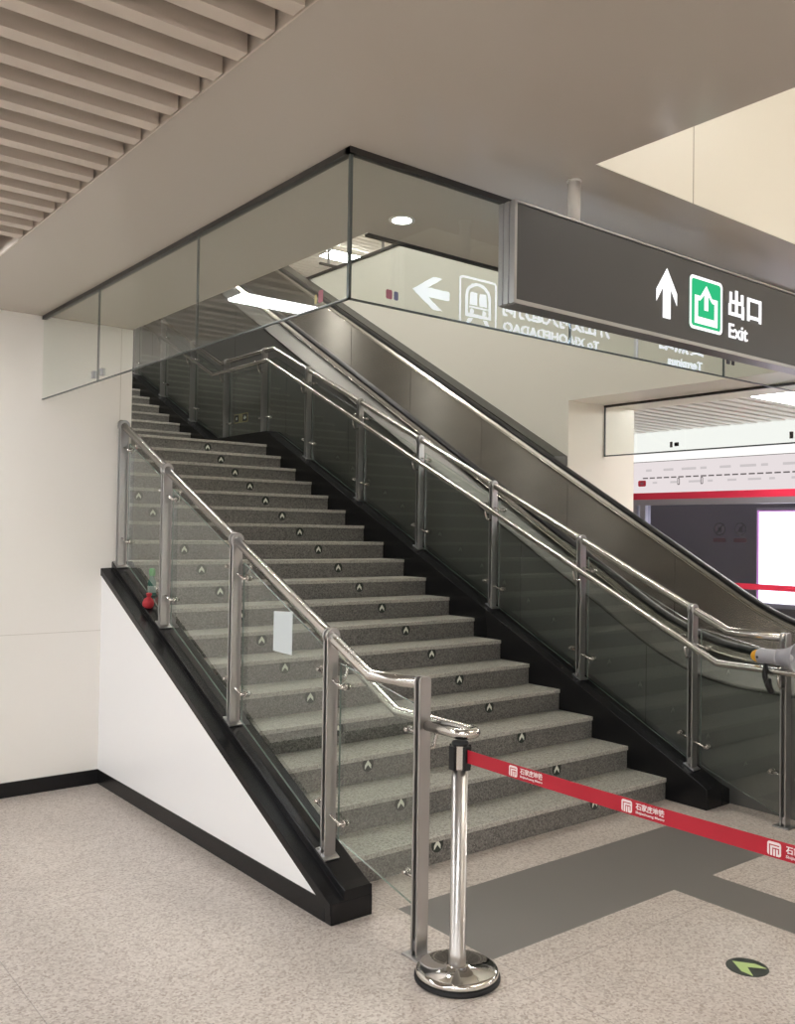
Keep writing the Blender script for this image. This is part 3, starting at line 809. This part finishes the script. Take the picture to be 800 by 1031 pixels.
# ------------------------------------------------------------------ barrier stanchions
def stanchion(x, y, label, belt_to=None):
    t = thing('barrier_stanchion', (x,y,0), label, 'barrier post')
    build('base_rim', MB().lathe([(.0,0),(.158,0),(.163,.004),(.163,.014),(.156,.018),(.0,.018)], (x,y,0), n=48), M['rubber'], t)
    build('base', MB().lathe([(.0,.018),(.157,.018),(.157,.034),(.152,.041),(.14,.045),(.05,.048),(.046,.054),(.032,.055),(.0,.055)], (x,y,0), n=48), M['chrome'], t)
    build('pole', MB().lathe([(.033,.05),(.033,.10),(.0305,.102),(.0305,.80),(.0,.80)], (x,y,0), n=32), M['steel_pole'], t)
    m = MB(); m.lathe([(.0,.80),(.030,.80),(.030,.876),(.033,.878),(.033,.887),(.028,.892),(0,.892)], (x,y,0), n=28)
    for a in range(4):
        d = Vector((math.cos(PI/2*a), math.sin(PI/2*a), 0)); e = Vector((-d.y, d.x, 0))
        m.obox(Vector((x,y,.832))+d*.033, d, e, (0,0,1), .024, .030, .088)
    build('belt_head', m, M['rubber'], t, bevel=.003)
    m = MB()
    for a in range(4):
        g = PI/2*a+PI/4; d = Vector((math.cos(g), math.sin(g), 0)); e = Vector((-d.y, d.x, 0))
        m.obox(Vector((x,y,.834))+d*.030, d, e, (0,0,1), .005, .026, .088)
    build('head_insert', m, M['steel'], t)
    if belt_to:
        a, b = belt_to; n = 24; m = MB(); A = Vector(a); B = Vector(b)
        for i in range(n):
            q = []
            for s in (i/n, (i+1)/n):
                p = A.lerp(B, s); p.z -= .010*4*s*(1-s); q.append(p)
            p, r = q; h = .0245; w = .0009
            m.hexa([p+Vector((-w,0,-h)),p+Vector((w,0,-h)),r+Vector((w,0,-h)),r+Vector((-w,0,-h)),p+Vector((-w,0,h)),p+Vector((w,0,h)),r+Vector((w,0,h)),r+Vector((-w,0,h))])
        bl = build('belt', m, M['belt'], t)
        d = (B-A).normalized(); up = Vector((0,0,1)); up = (up-d*up.dot(d)).normalized(); nn = d.cross(up)
        if nn.x > 0: nn = -nn
        for k in range(5):
            ys = 2.315-.487*k
            if ys < b[1]+.3: break
            s = (a[1]-ys)/(a[1]-b[1]); p = A.lerp(B, s); p.z -= .010*4*s*(1-s)
            fr = (p+nn*.0012, d, up, nn)
            m = MB()
            # rounded badge with an m-shaped line mark
            m.cur = 0; flat(m, fr, rrect(-.020,.020,-.019,.019,.007), .0002, .0003); m.cur = 1
            for q in ([(-.0145,.0085),(.0145,.0085),(.0145,.0115),(-.0145,.0115)], [(-.0145,-.019),(-.0115,-.019),(-.0115,.0085),(-.0145,.0085)], [(-.005,.0),(.0145,.0),(.0145,.003),(-.005,.003)],
                      [(-.005,-.019),(-.0025,-.019),(-.0025,.0),(-.005,.0)], [(.003,-.019),(.0055,-.019),(.0055,.0),(.003,.0)], [(.0115,-.012),(.0145,-.012),(.0145,.0),(.0115,.0)]):
                flat(m, fr, q, .0005, .0002)
            m.cur = 0
            add_text(m, '石家庄地铁', fr, .034, .138, -.003, .019, .02, .0003)
            add_text(m, 'Shijiazhuang Metro', fr, .034, .138, -.017, -.007, .015, .0003)
            build('belt_print', m, [M['print'], M['belt']], bl)
    return t
stanchion(2.376, 2.594, 'chrome barrier stanchion on round base holding the red printed belt', ((2.373,2.56,.842), (2.420,.62,.832)))
stanchion(2.421, .585, 'chrome barrier stanchion receiving the far end of the red belt')

# ------------------------------------------------------------------ small things
t = thing('megaphone', (5.045,2.84,.93), 'grey megaphone with yellow rear cap lying on the railing end', 'megaphone')
c = (5.045, 2.965, .985); axis = (0,-1,.05)
build('rear_cap', MB().lathe([(0,-.002),(.014,0),(.028,.012),(.036,.03),(.038,.045)], c, axis, 28), M['mega_yellow'], t)
build('body', MB().lathe([(.030,.045),(.041,.045),(.044,.052),(.044,.15),(.047,.16),(.047,.17)], c, axis, 28), M['mega_grey'], t)
build('horn', MB().lathe([(.046,.168),(.050,.20),(.060,.235),(.076,.265),(.084,.275),(.085,.280),(.080,.281),(.070,.268),(.050,.235),(.030,.20),(.024,.18),(.0,.178)], c, axis, 36), M['mega_grey'], t)
build('horn_core', MB().lathe([(0,.176),(.022,.178),(.022,.235),(.014,.25),(0,.253)], c, axis, 20), princ('pale_core_plastic', (.6,.6,.62), .4), t)
m = MB(); m.cyl((5.002,2.905,.985),(4.999,2.905,.985),.007); build('switch', m, M['rubber'], t)
m = MB(); m.tube([(5.045,2.875,.945),(5.03,2.868,.915),(5.015,2.865,.88),(5.012,2.85,.84),(5.02,2.835,.80)], .016, 10)
m.tube([(5.03,2.87,.945),(5.005,2.86,.90),(5.01,2.85,.85),(5.03,2.84,.83),(5.02,2.83,.80)], .013, 8)
m.tube([(5.02,2.845,.86),(5.0,2.835,.83),(5.01,2.825,.80),(5.03,2.83,.79)], .018, 8)
build('strap', m, M['rubber'], t)

t = thing('bottle', (2.425,5.58,diag(5.58)+.046), 'small green-capped bottle standing behind the railing glass on the black stringer', 'bottle')
bz = diag(5.58)+.038
build('body', MB().lathe([(0,0),(.023,0),(.026,.006),(.026,.085),(.022,.10),(.014,.116),(.012,.13)], (2.425,5.58,bz), n=24), M['bottle'], t)
build('label_band', MB().lathe([(.0262,.02),(.0268,.022),(.0268,.062),(.0262,.064)], (2.425,5.58,bz), n=24), M['bottle_label'], t)
build('cap', MB().lathe([(.0,.126),(.017,.126),(.020,.135),(.020,.165),(.015,.174),(0,.176)], (2.425,5.58,bz), n=24), M['green_cap'], t)
t = thing('pouch', (2.345,5.45,diag(5.45)+.046), 'small red cloth pouch lying on the black stringer beside a post', 'pouch')
pz = diag(5.45)+.036
build('bag', MB().lathe([(0,0),(.022,.0),(.034,.014),(.036,.034),(.028,.055),(.014,.066),(.011,.072)], (2.345,5.45,pz), (0,-.15,1), 18), M['red_cloth'], t)
build('tied_neck', MB().lathe([(.011,.070),(.013,.074),(.020,.090),(.016,.094),(0,.092)], (2.345,5.45,pz), (0,-.15,1), 14), M['red_cloth'], t)

m = MB(); m.prism([(3.812,1.078),(3.988,1.082),(3.984,1.280),(3.808,1.288)], 'x', 2.3775, 2.3795)
t = tag(build('paper_notice', m, M['paper']), 'small blank pale paper notice taped to the railing glass', 'notice')

fr = ((3.347,1.978,.0), (1,0,0), (0,1,0), (0,0,1))
t = thing('floor_sticker', (3.347,1.978,0), 'round dark green floor sticker with pale green chevron on the granite', 'floor sticker')
m = MB(); flat(m, fr, circ(0,0,.080,40), 0, .001); d1 = build('disc', m, M['sticker_dark'], t)
m = MB(); flat(m, fr, chevron(0,.004,.075), .001, .0006); build('chevron', m, M['sticker_green'], d1)

t = thing('wall_plaque', (5.30,9.72,2.96), 'small black and yellow caution plaque on the dark escalator cladding', 'plaque')
fr = ((5.30,9.885,2.965), (0,-1,0), (0,0,1), (-1,0,0))
m = MB(); flat(m, fr, [(0,0),(.33,0),(.33,.11),(0,.11)], .0, .003); build('plate', m, M['plaque'], t)
m = MB(); flat(m, fr, [(.015,.012),(.11,.012),(.11,.098),(.015,.098)], .003, .001); flat(m, fr, [(.21,.012),(.315,.012),(.315,.098),(.21,.098)], .003, .001)
build('pictogram', m, M['mark_dark'], t)
m = MB(); flat(m, fr, circ(.062,.055,.02,14), .004, .001); flat(m, fr, [(.225,.05),(.265,.08),(.30,.05),(.265,.03)], .004, .001); build('pictogram_mark', m, M['sticker_pale'], t)

# ------------------------------------------------------------------ platform screen doors and the lit advert behind them
PX = 11.5
psd = thing('platform_screen', (PX,3,0), 'platform screen door wall with white line map, red band and dark glass', 'screen doors')
PY0, PY1 = -6, 11.9
build('fascia', MB().box(PX+.02,PX+.12,PY0,PY1,2.81,3.26), M['lit_fascia'], psd)
build('line_map_panel', MB().box(PX,PX+.12,PY0,PY1,2.335,2.798), M['lit_map'], psd)
build('shadow_gap', MB().box(PX+.03,PX+.12,PY0,PY1,2.798,2.81), M['seam'], psd)
build('red_band', MB().box(PX-.004,PX+.12,PY0,PY1,2.236,2.335), M['psd_red'], psd)
m = MB(); m.box(PX-.01,PX+.12,PY0,PY1,2.15,2.236); m.box(PX-.012,PX+.12,PY0,PY1,2.19,2.20)
build('header_frame', m, M['psd_frame'], psd)
m = MB()
for y0, y1 in ((8.50,8.60),(8.66,8.90)): m.box(PX-.01,PX+.12,y0,y1,0,2.15)
build('column_frame', m, M['psd_frame'], psd)
build('indicator', MB().box(PX+.0,PX+.02,8.60,8.66,1.72,1.98), M['blue_led'], psd)
ge = [8.50, 5.6, 2.7, -.2, -3.1, -6.0]
for a, b in zip(ge, ge[1:]): build('glass_pane', MB().box(PX+.05,PX+.062,b+.004,a-.004,.06,2.15), M['psd_glass'], psd)
for a in ge[1:-1]: build('mullion', MB().box(PX+.03,PX+.08,a-.03,a+.03,0,2.15), M['psd_frame'], psd)
build('sill', MB().box(PX,PX+.12,PY0,8.9,0,.06), M['psd_frame'], psd)
build('safety_stripe', MB().box(PX+.044,PX+.0495,PY0,8.5,.983,1.06), M['psd_red'], psd)
LF = ((PX,0,0), (0,-1,0), (0,0,1), (-1,0,0))
m = MB(); m2 = MB()
for i in range(36):
    yy = 8.555-.124*i
    flat(m, LF, [(-yy,2.548),(-yy+.090,2.548),(-yy+.090,2.568),(-yy,2.568)])
for yy in (7.93, 7.545):
    ring(m, LF, rrect(-yy-.02,-yy+.02,2.44,2.545,.015), rrect(-yy-.009,-yy+.009,2.452,2.533,.008))
build('route_line', m, M['ink_mid'], psd)
for i in range(18):
    yy = 8.50-.31*i; w = .10+.07*((i*7) % 3)
    m2 = MB(); flat(m2, LF, [(-yy,2.655),(-yy+w,2.655),(-yy+w,2.69),(-yy,2.69)]); build('station_caption', m2, M['ink_pale'], psd)
    m2 = MB(); yy -= .12; flat(m2, LF, [(-yy,2.47),(-yy+w*.8,2.47),(-yy+w*.8,2.50),(-yy,2.50)]); build('station_caption', m2, M['ink_pale'], psd)
m = MB(); flat(m, LF, rrect(-8.64,-8.50,2.435,2.525,.02)); r1 = build('line_badge', m, M['psd_red'], psd)
m = MB(); flat(m, LF, rrect(-8.60,-8.54,2.46,2.50,.008), .0026, .001); build('badge_mark', m, M['label_pink'], r1)
WF = ((PX+.05,0,0), (0,-1,0), (0,0,1), (-1,0,0))
for yy in (7.29, 6.97):
    m = MB(); ring(m, WF, circ(-yy,1.80,.095), circ(-yy,1.80,.072)); flat(m, WF, [(-yy-.06,1.745),(-yy-.045,1.73),(-yy+.06,1.855),(-yy+.045,1.87)])
    flat(m, WF, [(-yy-.02,1.76),(-yy+.03,1.76),(-yy+.03,1.83),(-yy-.02,1.83)]); build('warning_mark', m, M['mark_dark'], psd)
    m = MB(); flat(m, WF, rrect(-yy-.10,-yy+.10,1.62,1.675,.008)); build('warning_caption', m, M['mark_red'], psd)
adv = thing('advert_lightbox', (13.45,6,.6), 'glowing white advertising lightbox behind the dark platform doors', 'advert screen')
build('casing', MB().box(13.43,13.595,4.2,7.83,.60,2.16), M['psd_frame'], adv)
build('screen', MB().box(13.40,13.43,4.24,7.765,.675,2.095), M['screen'], adv)
m = MB(); m.box(13.402,13.431,7.765,7.80,.65,2.12); m.box(13.402,13.431,4.2,7.765,2.095,2.115)
build('screen_edge', m, M['screen_edge'], adv)

# ------------------------------------------------------------------ world, view
w = bpy.data.worlds.new('station_ambient'); scene.world = w; w.use_nodes = True
bg = w.node_tree.nodes['Background']; bg.inputs[0].default_value = (1,.97,.93,1); bg.inputs[1].default_value = .1
scene.view_settings.view_transform = 'Standard'; scene.view_settings.look = 'None'
scene.view_settings.gamma = 1; scene.view_settings.use_curve_mapping = False
scene.view_settings.exposure = 0.12
cy = scene.cycles
cy.max_bounces = 10; cy.diffuse_bounces = 5; cy.glossy_bounces = 5; cy.transparent_max_bounces = 32
cy.use_denoising = True; cy.sample_clamp_indirect = 6
